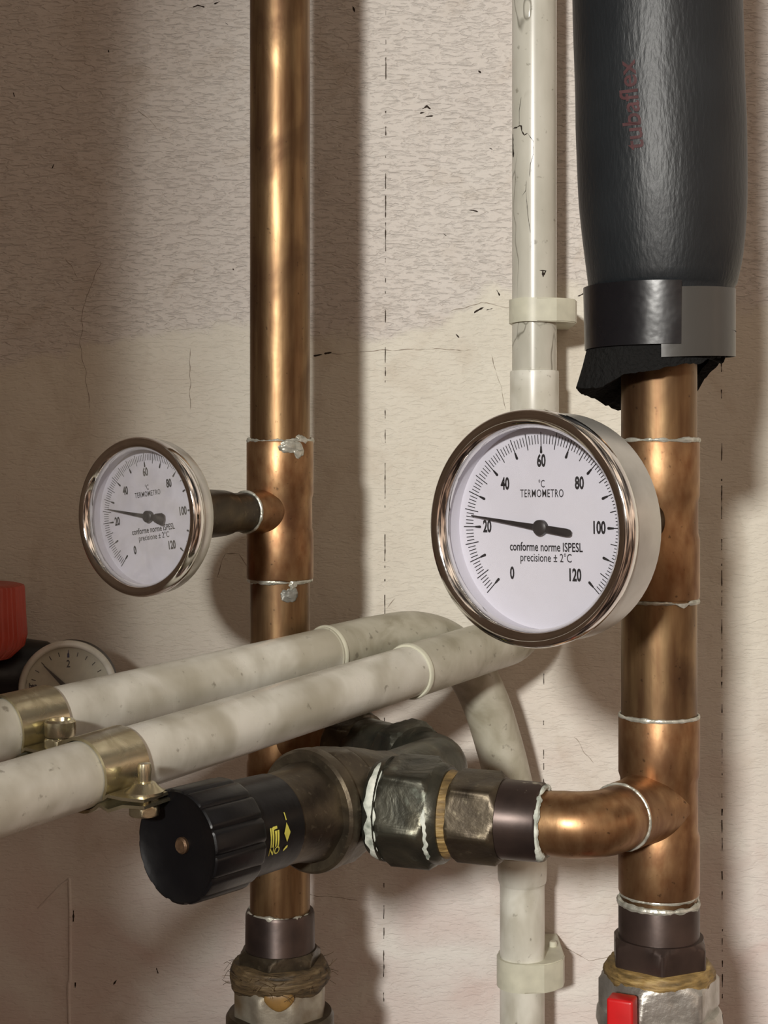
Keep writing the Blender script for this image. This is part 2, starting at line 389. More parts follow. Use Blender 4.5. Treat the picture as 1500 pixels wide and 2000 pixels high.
def cracks(name, lines, w, mat, dashed=False, wob=.0008, step=.0016, seed=0):
    """hairline openings in the plaster: thin ragged slivers lying in the surface"""
    bm = bmesh.new()
    for li, pl in enumerate(lines):
        pts = [P(x, y, WY) for x, y in pl]; out = []
        for a, b in zip(pts, pts[1:]):
            n = max(2, int((b-a).length/step))
            out += [a+(b-a)*i/n for i in range(n)]
        out.append(pts[-1]); prev = None; n = len(out)
        for i, p in enumerate(out):
            q = Vector((p.x*260, p.z*260, seed+li*3)); a_ = (out[min(i+1,n-1)]-out[max(i-1,0)]).normalized(); nv = Vector((-a_.z, 0, a_.x))
            c = p + nv*wob*noise.noise(q*.6)*(1 if 0 < i < n-1 else .3)
            hw = w*max(.12, .75+1.1*noise.noise(q*1.7+Vector((9,9,0))))*(1 if 0 < i < n-1 else .15)
            if dashed and noise.noise(Vector((p.z*210, li*7+seed, .5))) + .5*noise.noise(Vector((p.z*900, li*7+seed, .5))) < -.05: prev = None; continue
            y = WY-.00009
            cur = (bm.verts.new((c.x-nv.x*hw, y, c.z-nv.z*hw)), bm.verts.new((c.x+nv.x*hw, y, c.z+nv.z*hw)))
            if prev: bm.faces.new((prev[0], prev[1], cur[1], cur[0]))
            prev = cur
    return obj(name, bm, mat, wall, flat=True)
cracks('plaster_joint', [[(754,-40),(752,1000),(749,2100)], [(1062,1250),(1061,2050)], [(1409,700),(1411,2050)]], .00028, 'crack', True, .0002, .0012)
cracks('hairline_crack', [[(196,510),(162,600),(158,670),(176,800)], [(372,680),(371,800)], [(128,505),(140,518),(152,545)], [(268,212),(306,252)], [(958,690),(975,740),(988,800)],
        [(400,1132),(424,1130),(441,1080),(466,1082),(488,1112)], [(640,692),(760,684),(920,682)], [(756,1188),(772,1168)], [(1120,1440),(1160,1490)], [(1100,1560),(1112,1585),(1130,1592)],
        [(540,1712),(600,1745),(700,1760)], [(1100,1850),(1150,1875),(1195,1868)], [(880,608),(940,590),(1000,600)], [(1440,0),(1436,260)]], .00016, 'crack_soft', False, .0012)
cracks('plaster_hole', [[(612,695),(630,692)], [(633,691),(648,688)], [(824,213),(834,206),(842,213)], [(820,222),(830,220)], [(830,230),(846,226)], [(914,410),(924,411),(934,414)], [(890,652),(897,660)],
        [(934,138),(940,143)], [(212,97),(213,103)], [(101,330),(106,320)], [(26,180),(28,190)], [(455,524),(457,528)], [(376,14),(386,10),(400,14)], [(418,8),(430,2)], [(440,44),(446,48)],
        [(926,612),(946,600)], [(950,606),(962,602)], [(970,566),(976,578)], [(1128,578),(1140,572)], [(228,1914),(222,1924)], [(306,1890),(309,1902)], [(560,1716),(566,1732)], [(688,12),(692,24)], [(866,456),(872,460)], [(955,290),(962,292)]], .00042, 'hole', False, .0006, .0006)
bm = bmesh.new(); tube(bm, catmull([P(75,1775,WY+.0004), P(128,1722,WY+.0004), P(136,1740,WY), P(137,1900,WY), P(134,1935,WY), P(138,2100,WY)], 10), .0010, seg=8)
obj('plaster_ridge', bm, wall.data.materials[0], wall, ang=70)
cracks('plaster_hole', [[(144,1740),(143,1800),(147,1930)]], .0004, 'hole', True, .0004, .0015, 3)

# unseen wall block, added left of the picture to shade the back wall
bm = bmesh.new(); box(bm, Vector((-.36, .455, 0)), Vector((1,0,0)), Vector((0,1,0)), Zv, .18, .71, 2.4)
wl_ = obj('added_shade_wall', bm, simple('shade_wall_dark', (.20,.155,.12), .8, 0, .15, 20, .3), flat=True); wl_['kind'] = 'structure'

# ------------------------------------------------------------------ pipe fittings
def tee_profile(s0, s1, R, waist, m0, m1):
    """socketed copper tee: two sockets with a slimmer middle. s runs along the axis"""
    e = .0007
    return [(s0, R-.0012), (s0, R-.0003), (s0+e, R), (m0, R), (m0+.0022, waist), (m1-.0022, waist), (m1, R), (s1-e, R), (s1, R-.0003), (s1, R-.0012)]
def zs(py, Y): return (HZ-py)/F*Y
DOWN = Vector((0,0,-1))
def vprof(Y, lst):  # (py, r) list -> (s, r) along DOWN from z=0
    return [(-zs(py, Y), r) for py, r in lst]

# ------------------------------------------------------------------ left copper riser
LX, LY = (547-750)/F*.693, .693
LZT = -.0232                                   # thermometer branch height
lt = thing('copper_pipe', 'dull copper riser left of centre carrying the smaller thermometer', 'pipe', (LX, LY, zs(1000, LY)))
o0 = Vector((LX, LY, 0))
obj('pipe_tube', L(o0, DOWN, vprof(LY, [(-1100,.0140),(1795,.0140)])), 'copper', lt)
bm = L(o0, DOWN, [(-zs(862,LY)+0, .0143)] + tee_profile(-zs(862,LY), -zs(1130,LY), .0156, .0150, -zs(964,LY), -zs(1040,LY))[1:])
nL = Vector((-.55,-.835,0)).normalized()
tc = Vector((LX, LY, LZT))
tee = obj('tee_fitting', bm, 'copper_fitting', lt)
bm = L(tc, nL, [(.004,.0112),(.0135,.0104),(.0175,.0097),(.0205,.0094),(.0255,.0094),(.0258,.0088)])
br = obj('branch_socket', bm, 'copper_fitting', tee)
obj('solder_ring', solder_ring(o0, DOWN, -zs(861,LY), .0146, .0010, 1.0, 1, [(.6,.3,-.0008)]), 'solder', lt)
obj('solder_ring', solder_ring(o0, DOWN, -zs(1133,LY), .0144, .0008, 1.0, 2, [(-.5,.3,-.0008)]), 'solder', lt)
# hardened solder drips round the tee
def blob(px, py, rad, sx, sz, seed, mat='solder', name='solder_drip'):
    x = (px-750)/F*(LY-rad); dx = x-LX; dy = -math.sqrt(max(1e-9, rad*rad-dx*dx)); nrm = Vector((dx, dy, 0)).normalized(); tg = Vector((-nrm.y, nrm.x, 0))
    c = Vector((LX, LY, zs(py, LY-rad))) + nrm*(rad-.0002)
    bm = bmesh.new(); bmesh.ops.create_icosphere(bm, subdivisions=4, radius=1)
    for vt in bm.verts:
        k = 1+.35*noise.noise(vt.co*1.6+Vector((seed,0,0)))+.15*noise.noise(vt.co*4+Vector((seed,0,0)))
        vt.co = c + tg*vt.co.x*sx*k + nrm*vt.co.y*.0011*k + Zv*vt.co.z*sz*k
    return obj(name, bm, mat, lt, ang=60)
blob(567, 1163, .0140, .0042, .0034, 0, 'old_solder')
blob(572, 1143, .0142, .0018, .0022, 5)
blob(568, 872, .0156, .0056, .0030, 9)
blob(582, 880, .0156, .0026, .0036, 13)
blob(584, 857, .0142, .0022, .0020, 17)
obj('solder_ring', solder_ring(tc, nL, .0254, .0092, .0007, .4, 3), 'solder', lt)
# pocket between branch and case
Gd = .0945
obj('branch_stub', L(tc, nL, [(.012,.0088),(.0385,.0088),(.0385,.0096),(.042,.0102),(.050,.0106),(.058,.0104),(.062,.0118),(.070,.0118),(.073,.0100),(.079,.0100)]), 'bronze', lt)
# lower adapter with hexagon, hemp packing
ad = obj('threaded_adapter', L(o0, DOWN, vprof(LY, [(1777,.0146),(1777,.0155),(1783,.0161),(1852,.0163),(1860,.0172)])), 'brown_bronze', lt)
obj('solder_ring', solder_ring(o0, DOWN, -zs(1781,LY), .0146, .0011, .9, 5, [(.3,.5,.0006)]), 'solder', lt)
obj('hexagon_collar', hexnut(o0, DOWN, -zs(1850,LY), -zs(1882,LY), .0198, ph=.2), 'bronze', lt)

# left valve below
lv = thing('ball_valve', 'dull stained brass valve body with a bulging hemp ring under the left copper riser', 'valve', (LX, LY, zs(2180, LY)))
def hempring(o, s0, s1, r, seed):
    bm = bmesh.new(); seg = 120; rings = []
    a, u, v = frame(DOWN)
    for j in range(9):
        f = j/8; ring = []
        for k in range(seg):
            t = 2*math.pi*k/seg; c = Vector((math.cos(t), math.sin(t), 0))
            n1 = noise.noise(c*2.2+Vector((0,0,f*1.4+seed))); n2 = noise.noise(c*9+Vector((0,0,f*6+seed)))
            rr = r*(.90+.11*math.sin(math.pi*f)) + .0011*n1 + .0007*n2
            ring.append(bm.verts.new(o + a*(s0+(s1-s0)*f + .0016*n1*(.3+f)) + (u*c.x+v*c.y)*rr))
        rings.append(ring)
    for A, B in zip(rings, rings[1:]):
        for k in range(seg): bm.faces.new((A[k], A[(k+1)%seg], B[(k+1)%seg], B[k]))
    bm.faces.new(rings[0][::-1]); bm.faces.new(rings[-1])
    return bm
def fibers(bm, o, s, r, n, seed):
    rd = random.Random(seed)
    for i in range(n):
        t = rd.uniform(0, 6.28); d = Vector((math.sin(t), -math.cos(t), 0))
        p = o + DOWN*(s+rd.uniform(-.004,.004)) + d*r
        tg = Vector((math.cos(t), math.sin(t), 0))*rd.choice((-1,1))
        q1 = p + tg*rd.uniform(.003,.007) + d*rd.uniform(.0003,.0016) + Zv*rd.uniform(-.002,.002)
        q2 = q1 + tg*rd.uniform(.001,.004) + d*rd.uniform(.000,.003) + Zv*rd.uniform(-.003,.002)
        tube(bm, catmull([p-d*.0005, q1, q2], 4), .00012, seg=4)
bm = hempring(o0, -zs(1874,LY), -zs(1925,LY), .0232, 3.3); fibers(bm, o0, -zs(1895,LY), .0226, 60, 4)
obj('hemp_packing', bm, 'old_hemp', lv, ang=60)
obj('hexagon_end', hexnut(o0, DOWN, -zs(1916,LY), -zs(1992,LY), .0222, ph=.42, n=8), 'dull_nickel', lv)
obj('valve_body', L(o0, DOWN, vprof(LY, [(1972,.0190),(1974,.0240),(1982,.0252),(2010,.0252),(2030,.0235),(2070,.0275),(2120,.0285),(2180,.024),(2182,.01)])), 'bronze', lv)
bm = bmesh.new(); bmesh.ops.create_icosphere(bm, subdivisions=3, radius=1)
dc = Vector((LX+.0010, LY-.0208, zs(1925, LY)))
for vt in bm.verts: vt.co = dc + Vector((vt.co.x*(.0066+.0025*vt.co.z), vt.co.y*.0014, vt.co.z*.0046))
obj('thread_paste_drip', bm, 'paste', lv, ang=60)

obj('pipe_tube', L(o0, DOWN, vprof(LY, [(2170,.0140),(5800,.0140)])), 'copper', lv)
# ------------------------------------------------------------------ right copper riser
RX, RY = (1287-750)/F*.558, .558
VZ = -.1285                                    # height of the bypass branch
ZG = -.0222
rt = thing('copper_pipe', 'brighter copper riser at right, coming out of the black insulation, with an elbow branch', 'pipe', (RX, RY, zs(1300, RY)))
r0 = Vector((RX, RY, 0))
obj('pipe_tube', L(r0, DOWN, vprof(RY, [(-1100,.0141),(1775,.0141)])), 'copper', rt)
tR = obj('tee_fitting', L(r0, DOWN, tee_profile(-zs(862,RY), -zs(1168,RY), .0151, .0145, -zs(968,RY), -zs(1052,RY))), 'copper_fitting', rt)
nR = Vector((-.62,-.785,0)).normalized()
gc = Vector((RX, RY, ZG))
obj('branch_socket', L(gc, nR, [(.004,.0080),(.0135,.0082),(.0175,.0088),(.0205,.0090),(.0265,.0090),(.0268,.0085)]), 'copper_fitting', tR)
obj('branch_stub', L(gc, nR, [(.012,.0088),(.040,.0088),(.043,.0102),(.050,.0106),(.058,.0104),(.060,.0118),(.068,.0118),(.070,.0100),(.074,.0100)]), 'bronze', rt)
obj('solder_ring', solder_ring(r0, DOWN, -zs(860,RY), .0147, .0008, .8, 11, [(-.2,.3,-.0006)]), 'solder', rt)
obj('solder_ring', solder_ring(r0, DOWN, -zs(1172,RY), .0146, .0007, .9, 12, [(-.45,.18,-.0024)]), 'solder', rt)
obj('solder_ring', solder_ring(r0, DOWN, -zs(1397,RY), .0147, .0007, .6, 13), 'solder', rt)
t2 = obj('tee_fitting', L(r0, DOWN, tee_profile(-zs(1399,RY), -zs(1742,RY), .0151, .0144, -zs(1508,RY), -zs(1630,RY))), 'copper_fitting', rt)
bdir = Vector((-.62,-.785,0)).normalized()
vd = Vector((-.934,.358,0)).normalized()
vc = Vector((RX, RY, VZ)); EV = Vector((.0742,.521,VZ))
obj('branch_socket', L(vc, bdir, [(.003,.0142),(.0135,.0129),(.018,.0124),(.0285,.0124),(.0292,.0116)]), 'copper_fitting', t2)
obj('solder_ring', solder_ring(vc, bdir, .0290, .0119, .0006, .4, 14), 'solder', rt)
def valve_t(px):
    a = (px-750)/F; return (.0742-.521*a)/(.934+.358*a)
# elbow
bm = bmesh.new()
path = fillet([vc+bdir*.026, EV, EV+vd*.020], .0155, 18)
path = [path[0]] + path[1:]
rs = [.0116]*len(path); rs[-1] = .0110
tube(bm, path, rs, seg=48)
obj('elbow', bm, 'copper_fitting', rt)
obj('pipe_stub', L(EV, vd, [(.012,.0109),(.024,.0109)]), 'copper', rt)
# bottom adapter
obj('threaded_adapter', L(r0, DOWN, vprof(RY, [(1757,.0141),(1757,.0146),(1764,.0151),(1838,.0151),(1846,.0155)])), 'brown_bronze', rt)
obj('solder_ring', solder_ring(r0, DOWN, -zs(1760,RY), .0145, .0011, .7, 15), 'solder', rt)
obj('solder_ring', solder_ring(r0, DOWN, -zs(1744,RY), .0140, .0008, .5, 16, [(-.1,.12,.0016)]), 'solder', rt)
obj('solder_ring', solder_ring(r0, DOWN, -zs(1832,RY), .0152, .0006, .4, 17), 'solder', rt)
obj('hexagon_collar', hexnut(r0, DOWN, -zs(1826,RY), -zs(1888,RY), .0190, ph=.12), 'brown_bronze', rt)

# right ball valve
rv = thing('ball_valve', 'silvery hexagonal valve body with a red lever under the right copper riser', 'valve', (RX, RY, zs(2200, RY)))
bm = hempring(r0, -zs(1876,RY), -zs(1915,RY), .0206, 8.1)
obj('hemp_packing', bm, 'hemp', rv, ang=60)
obj('hexagon_end', hexnut(r0, DOWN, -zs(1894,RY), -zs(1975,RY), .0231, ph=.50), 'nickel', rv)
obj('valve_body', L(r0, DOWN, vprof(RY, [(1962,.0180),(1964,.0222),(1972,.0232),(1990,.0235),(2010,.0222),(2060,.0250),(2110,.0255),(2180,.021),(2200,.01)])), 'nickel', rv)
obj('pipe_tube', L(r0, DOWN, vprof(RY, [(2190,.0141),(7000,.0141)])), 'copper', rv)
bm = bmesh.new()
lc = P(1222, 1990, .525)
X1 = Vector((math.cos(-.42), math.sin(-.42), 0)); Y1 = Vector((math.sin(.42), math.cos(.42), 0))
box(bm, lc+Vector((0,.006,-.012)), X1, Y1, Zv, .0096, .0075, .034)
# taper the top backwards
for vt in bm.verts:
    if vt.co.z > lc.z: vt.co.y += .002
bevel(bm, .0011, 3)
obj('lever', bm, 'red_lever', rv)

# ------------------------------------------------------------------ bypass valve between the two risers
bv = thing('bypass_valve', 'dark bronze valve with ribbed black adjusting knob and union nuts joining both risers', 'valve', (-.0186,.5566,VZ))
# adapter chain along vd from the elbow
T = valve_t
A = EV
obj('adapter_sleeve', L(A, vd, [(T(1062),.0118),(T(1062),.0134),(T(1058),.0139),(T(985),.0141),(T(975),.0146)]), 'brown_bronze', bv)
obj('solder_ring', solder_ring(A, vd, T(1061), .0122, .0014, .6, 21), 'crust', bv)
obj('adapter_hexagon', hexnut(A, vd, T(985), T(889), .0170, ph=.25), 'bronze', bv)
obj('hemp_packing', L(A, vd, [(T(894),.0120),(T(893),.0150),(T(884),.0158),(T(872),.0160),(T(868),.0120)]), 'hemp', bv)
un = obj('union_nut', hexnut(A, vd, T(862), T(762), .0208, ph=.30, n=6), 'green_bronze', bv)
obj('nut_collar', L(A, vd, [(T(880),.013),(T(878),.0168),(T(870),.0180),(T(858),.0184),(T(855),.0150)]), 'green_bronze', bv)
obj('nut_collar', L(A, vd, [(T(768),.0160),(T(764),.0192),(T(752),.0188),(T(738),.0172),(T(733),.0120)]), 'green_bronze', bv)
def crust(o, axis, s, r, t0, t1, wd, seed, th=.0007):
    bm = bmesh.new(); a, u, v = frame(axis); rings = []; n = 40
    for k in range(n+1):
        f = k/n; t = t0+(t1-t0)*f
        e = math.sin(math.pi*f)**.4
        nn = noise.noise(Vector((f*5, seed, 0))); n2 = noise.noise(Vector((f*11, seed+3, 1)))
        d = u*math.cos(t)+v*math.sin(t); wv = wd*e*(1+.6*nn); ring = []
        for j in range(8):
            q = 2*math.pi*j/8
            ring.append(bm.verts.new(o + a*(s + wd*.5*n2 + math.cos(q)*wv) + d*(r + math.sin(q)*th*e*(1+.4*n2))))
        rings.append(ring)
    for Aq, Bq in zip(rings, rings[1:]):
        for j in range(8): bm.faces.new((Aq[j], Aq[(j+1)%8], Bq[(j+1)%8], Bq[j]))
    bm.faces.new(rings[0][::-1]); bm.faces.new(rings[-1]); return bm
# axis vd points left/back, up=Z: near (camera) side
def ang_cam(axis):
    a, u, v = frame(axis); d = Vector((0,-1,0)); return math.atan2(d.dot(v), d.dot(u))
tcam = ang_cam(vd)
obj('lime_crust', crust(A, vd, T(757), .0188, tcam-1.2, tcam+1.3, .0022, 1.7, .0004), 'crust', bv)
obj('lime_crust', crust(A, vd, T(858), .0184, tcam-.9, tcam+.3, .0012, 4.2, .0004), 'crust', bv)
# valve head along its own axis
KA = Vector((.628,.778,0)).normalized(); KF = Vector((-.069,.494,VZ))
def ribs(t, s, r):
    if r > .0185: 
        q = (t*14/(2*math.pi)) % 1.0
        return r*(1 - .045*max(0, math.cos((q-.5)*2*math.pi))**6) 
    return r
knob = obj('knob', L(KF, KA, [(.0030,.0030),(.0026,.0100),(.0013,.0160),(.0004,.0176),(.0000,.0183),(.0004,.0190),(.0016,.0193),(.0222,.0194),(.0234,.0190),(.0240,.0178),(.0244,.0172),(.0450,.0169),(.0455,.0160)], seg=168, fn=ribs), 'black', bv, ang=28)
obj('screw', L(KF, KA, [(.0016,.0010),(.0014,.0022),(.0020,.0028),(.0050,.0028)]), 'screw', knob)
bm = bmesh.new()
a_, u_, v_ = frame(KA)
def knobmap(th, s, rad):
    return lambda c: KF + KA*(s + c.x) + (u_*math.cos(th - c.y/rad)+v_*math.sin(th - c.y/rad))*rad
def kang(px, py, s, rad):
    best = None
    for k in range(720):
        t = 2*math.pi*k/720; p = KF + KA*s + (u_*math.cos(t)+v_*math.sin(t))*rad
        if p.y > (KF+KA*s).y+.004: continue
        d = abs((HZ - p.z/p.y*F) - py) + abs(750 + p.x/p.y*F - px)*.3
        if best is None or d < best[0]: best = (d, t)
    return best[1]
rad = .01735
th0 = kang(556, 1626, .0355, rad)
def quadmark(pts, s, th):
    b2 = bmesh.new(); b2.faces.new([b2.verts.new(q) for q in pts])
    bmesh.ops.subdivide_edges(b2, edges=list(b2.edges), cuts=4, use_grid_fill=True)
    add_bm(bm, b2, knobmap(th, s, rad))
# the sense of +c.y on the surface: make it point up in the picture
pa = knobmap(th0, .038, rad)(Vector((0,.002,0))); pb = knobmap(th0, .038, rad)(Vector((0,-.002,0)))
UP = 1 if pa.z > pb.z else -1
def quad2(pts, s): quadmark([((x)*1.2, UP*y*1.25, 0) for x, y in pts], s, th0)
quad2([(0,.0028),(.0013,0),(0,-.0026),(-.0013,0)], .0355)
quad2([(-.0002,.0056),(.0002,.0056),(.0003,.0034),(-.0001,.0034)], .0355)
quad2([(-.0010,-.0052),(.0005,-.0042),(.0005,-.0036),(0,-.0036),(-.0010,-.0045)], .0355)
for x, y0, y1, ww in ((-.0017,-.0030,.0024,.0003), (-.0008,-.0030,.0024,.0004), (.0003,-.0030,.0014,.0004), (.0013,-.0030,.0014,.0004)):
    quad2([(x-ww,y1),(x+ww,y1),(x+ww*.8,y0),(x-ww*.6,y0)], .0295)
quad2([(-.0008,.0026),(.0010,.0026),(.0010,.0019),(-.0008,.0017)], .0295)
tb = text_bm('NO', .0040, .85, .00006)
add_bm(bm, tb, lambda c: knobmap(th0, .0295, rad)(Vector((c.x, UP*(c.y-.0054), 0))))
obj('knob_marks', bm, 'yellow_print', knob, flat=True)
obj('bonnet_neck', L(KF, KA, [(.0445,.0150),(.0450,.0163),(.0560,.0168),(.0610,.0180),(.0650,.0190),(.067,.0190)], fn=lambda t,s,r: r if s<.056 else min(r, polyr(8,.2)(t,s,.0196)), seg=144), 'bronze', bv)
obj('bonnet_flange', L(KF, KA, [(.0640,.0180),(.0635,.0216),(.0645,.0226),(.0665,.0228),(.0690,.0227),(.0700,.0215)]), 'bronze', bv)
obj('bonnet_hexagon', hexnut(KF, KA, .0695, .0830, .0226, ph=.35, n=8), 'bronze', bv)
obj('valve_body', L(KF, KA, [(.080,.0170),(.084,.0195),(.090,.0198),(.098,.0180),(.106,.0158),(.112,.0150),(.113,.011)]), 'bronze', bv)
obj('body_port', L(A, vd, [(T(745),.0140),(.0870,.0150),(.100,.0165)]), 'bronze', bv)
# pipework from the back of the body round to a tee on the left riser
B2 = KF + KA*.108; Cn = Vector((.0210,.618,VZ)); Dn = Vector((-.0120,.668,VZ)); En = Vector((LX, LY, VZ))
bm = bmesh.new(); tube(bm, fillet([B2, Cn+Vector((.003,.004,0)), Cn+Vector((-.012,.020,0)), Dn], .012, 8), .0138, seg=40)
obj('outlet_elbow', bm, 'green_bronze', bv)
dN = (Dn-Cn).normalized()
obj('outlet_nut', hexnut(Cn, dN, .012, .026, .0185, ph=.3), 'green_bronze', bv)
dE = (En-Dn).normalized()
obj('outlet_nut', hexnut(Dn, dE, -.006, .010, .0170, ph=.1), 'bronze', bv)
obj('tee_fitting', L(o0, DOWN, tee_profile(-VZ-.024, -VZ+.024, .0156, .0151, -VZ-.012, -VZ+.012)), 'copper_fitting', lt)
obj('branch_socket', L(En, -dE, [(.004,.0130),(.016,.0124),(.020,.0121),(.034,.0121)]), 'copper_fitting', lt)

# ------------------------------------------------------------------ thermometers
def flatdisc(c, n, r, s, seg=96, ring=0):
    bm = bmesh.new(); a, u, v = frame(n)
    vs = [bm.verts.new(c + a*s + (u*math.cos(2*math.pi*k/seg)+v*math.sin(2*math.pi*k/seg))*r) for k in range(seg)]
    bm.faces.new(vs); return bm
def thermometer(label, C, n, R, depth, roll, value, dusty, spade):
    """C: centre of the front rim plane, n: towards the viewer"""
    ex = Zv.cross(n).normalized(); ey = Zv.copy()
    rm = Matrix.Rotation(roll, 3, n); ex = rm @ ex; ey = rm @ ey
    t = thing('thermometer', label, 'thermometer', C - n*depth)
    b = -n
    # case (side and back) and rolled bezel ring
    obj('case', L(C, b, [(.0050,R*.955),(.0075,R*.975),(depth-.002,R*.975),(depth-.0006,R*.95),(depth,R*.91),(depth,R*.3)], cap0=False), 'steel_case', t)
    pr = [(.0042,R*.842),(.0030,R*.846),(.0014,R*.866),(.0004,R*.895),(.0000,R*.930),(.0004,R*.970),(.0016,R*.992),(.0032,R*1.0),(.0052,R*.998),(.0060,R*.985),(.0062,R*.955)]
    obj('bezel', L(C, b, pr, cap0=False, cap1=False, seg=128), 'chrome', t, ang=60)
    obj('glass', L(C, b, [(.0030,R*.875),(.0034,R*.875)], seg=96), 'glass_dusty' if dusty else 'glass', t)
    dz = .0112*R/.039
    # inner wall and dial
    dial = obj('dial', L(C, b, [(.0036,R*.868),(dz,R*.862),(dz+.0003,R*.86),(dz+.0008,R*.85)], cap0=False, seg=128), 'dial', t)
    # reverse-wound front of the dial plate
    bm = flatdisc(C, b, R*.866, dz, 128)
    obj('dial_plate', bm, 'dial', dial, flat=True)
    D = C + b*(dz-.00012)
    k = R/.0395
    def at(x, y, h=0): return D + ex*x*k + ey*y*k + n*h
    bm = bmesh.new()
    def line(a, r0, r1, w0, w1=None):
        w1 = w0 if w1 is None else w1; c, s_ = math.cos(a), math.sin(a)
        vs = [bm.verts.new(at(c*r-s_*w, s_*r+c*w)) for r, w in ((r0,-w0),(r1,-w1),(r1,w1),(r0,w0))]; bm.faces.new(vs)
    for i in range(121):
        a = math.radians(225-2.25*i)
        if i % 10 == 0:
            line(a, .0268, .0320, .00017); line(a, .0252, .0272, .00048, .00030)
            q = [bm.verts.new(at(math.cos(a)*.0252+math.cos(z)*.00046, math.sin(a)*.0252+math.sin(z)*.00046)) for z in [k_*math.pi/5 for k_ in range(10)]]; bm.faces.new(q)
        elif i % 5 == 0: line(a, .0264, .0320, .00016)
        else: line(a, .0280, .0311, .00014)
    obj('scale_marks', bm, 'ink', dial, flat=True)
    def put(s, x, y, size, sx, off, name='lettering', bold=0):
        tb = text_bm(s, size, sx, off); bm2 = bmesh.new()
        add_bm(bm2, tb, lambda c: at(c.x+x, c.y+y)); return bm2
    big = bmesh.new()
    for i, s in enumerate(('0','20','40','60','80','100','120')):
        a = math.radians(225-45*i); r = .0222
        x, y = math.cos(a)*r, math.sin(a)*r
        if s == '100': x -= .0006
        if s in ('0','120'): x *= .78; y *= 1.0
        if s in ('40', '80'): x *= .93; y *= .93
        tb = text_bm(s, .0057, .60, .00020)
        add_bm(big, tb, lambda c, x=x, y=y: at(c.x+x, c.y+y))
    obj('numerals', big, 'ink', dial, flat=True)
    bm2 = bmesh.new()
    for s, x, y, size, sx, off in (('°C', 0, .0145, .0036, .66, .00001), ('TERMOMETRO', 0, .0113, .0038, .63, .00001),
                                   ('conforme norme ISPESL', .0012, -.0066, .0042, .69, .00006), ('precisione ± 2°C', .0012, -.0102, .0040, .735, .00002)):
        add_bm(bm2, text_bm(s, size, sx, off, space=1.12 if s == 'TERMOMETRO' else 1.0), lambda c, x=x, y=y: at(c.x+x, c.y+y))
    obj('lettering', bm2, 'ink', dial, flat=True)
    # pointer
    a = math.radians(225-2.25*value); c, s_ = math.cos(a), math.sin(a); H = .0016
    bm = bmesh.new()
    if spade: out = [(.0268,.0002),(.006,.00085),(0,.0012),(-.0035,.0011),(-.0055,.0022),(-.0095,.0031),(-.0108,.0022),(-.0112,0)]
    else: out = [(.0278,.0002),(.006,.0008),(0,.0011),(-.0105,.0013),(-.0118,.0011),(-.0124,.0006)]
    pts = out + [(x, -y) for x, y in reversed(out)]
    top = [bm.verts.new(at(c*x-s_*y, s_*x+c*y, H+.0003)) for x, y in pts]; bot = [bm.verts.new(at(c*x-s_*y, s_*x+c*y, H)) for x, y in pts]
    bm.faces.new(top); bm.faces.new(bot[::-1]); nn = len(pts)
    for i in range(nn): bm.faces.new((top[i], bot[i], bot[(i+1)%nn], top[(i+1)%nn]))
    pt = obj('pointer', bm, 'pointer', t, flat=False)
    hr = .0026 if not spade else .0029
    obj('pointer_hub', L(D+n*(H+.0009), b, [(0,.0010*k),(.0001,(hr-.0006)*k),(.0005,hr*k),(.0022,hr*k)]), 'pointer', pt)
    obj('neck', L(C, b, [(depth-.001,R*.30),(depth+.002,R*.30),(depth+.002,.0082),(depth+.0045,.0082)]), 'bronze', t)
    return t
C2 = Vector((RX,RY,ZG)) + nR*.0930
thermometer('larger round dial thermometer with clean white face on the right copper riser', C2, nR, .0393, .0240, math.radians(1.0), 23.6, False, False)
C1 = Vector((LX,LY,LZT)) + nL*.0985
thermometer('smaller round dial thermometer, hazy glass, tilted face, on the left copper riser', C1, nL, .0331, .0135, math.radians(8), 26.5, True, True)

# ------------------------------------------------------------------ plastic conduits
PR = .01144
def conduit_line(pts): return pts
# front conduit
A1 = Vector((-.1216,.470,-.1075)); K1 = Vector((.0772,.762,-.0880)); dir1 = (K1-A1).normalized()
fr = thing('plastic_conduit', 'nearer white plastic pipe running from the lower left edge, then bending up the wall', 'pipe', tuple(K1))
sR = None
def along(A_, d_, px):
    a = (px-750)/F; return (a*A_.y - A_.x)/(d_.x - a*d_.y)
s_ring = along(A1, dir1, 800)
bm = bmesh.new(); tube(bm, [A1-dir1*.28, A1+dir1*(s_ring+.01)], PR); obj('pipe_tube', bm, 'pvc', fr)
bm = bmesh.new()
p0 = A1+dir1*s_ring; 
pe = fillet([p0, K1, Vector((K1.x, K1.y, zs(800,.762)-.004))], .032, 22)
ln = len(pe); rs = []
s_acc = 0
for i, p in enumerate(pe):
    if i: s_acc += (p-pe[i-1]).length
    rs.append(0.01217 if s_acc > .004 else 0.01217)
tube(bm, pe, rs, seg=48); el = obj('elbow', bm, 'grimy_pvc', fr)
obj('socket_rim', L(p0, dir1, [(-.0012,0.01153),(-.0012,0.01226),(-.0004,0.01272),(.0006,0.01272),(.0012,0.01226)]), 'pvc_clip', el)
cx, cy = K1.x, K1.y
u0 = Vector((cx, cy, 0))
obj('socket', L(u0, DOWN, vprof(cy, [(724,0.01144),(725,0.01235),(728,0.01249),(800,0.01249),(835,0.01249),(838,0.01226)])), 'pvc', fr)
up_tube = obj('pipe_tube', L(u0, DOWN, vprof(cy, [(-1300,PR),(760,PR)])), 'pvc_cracked', fr)
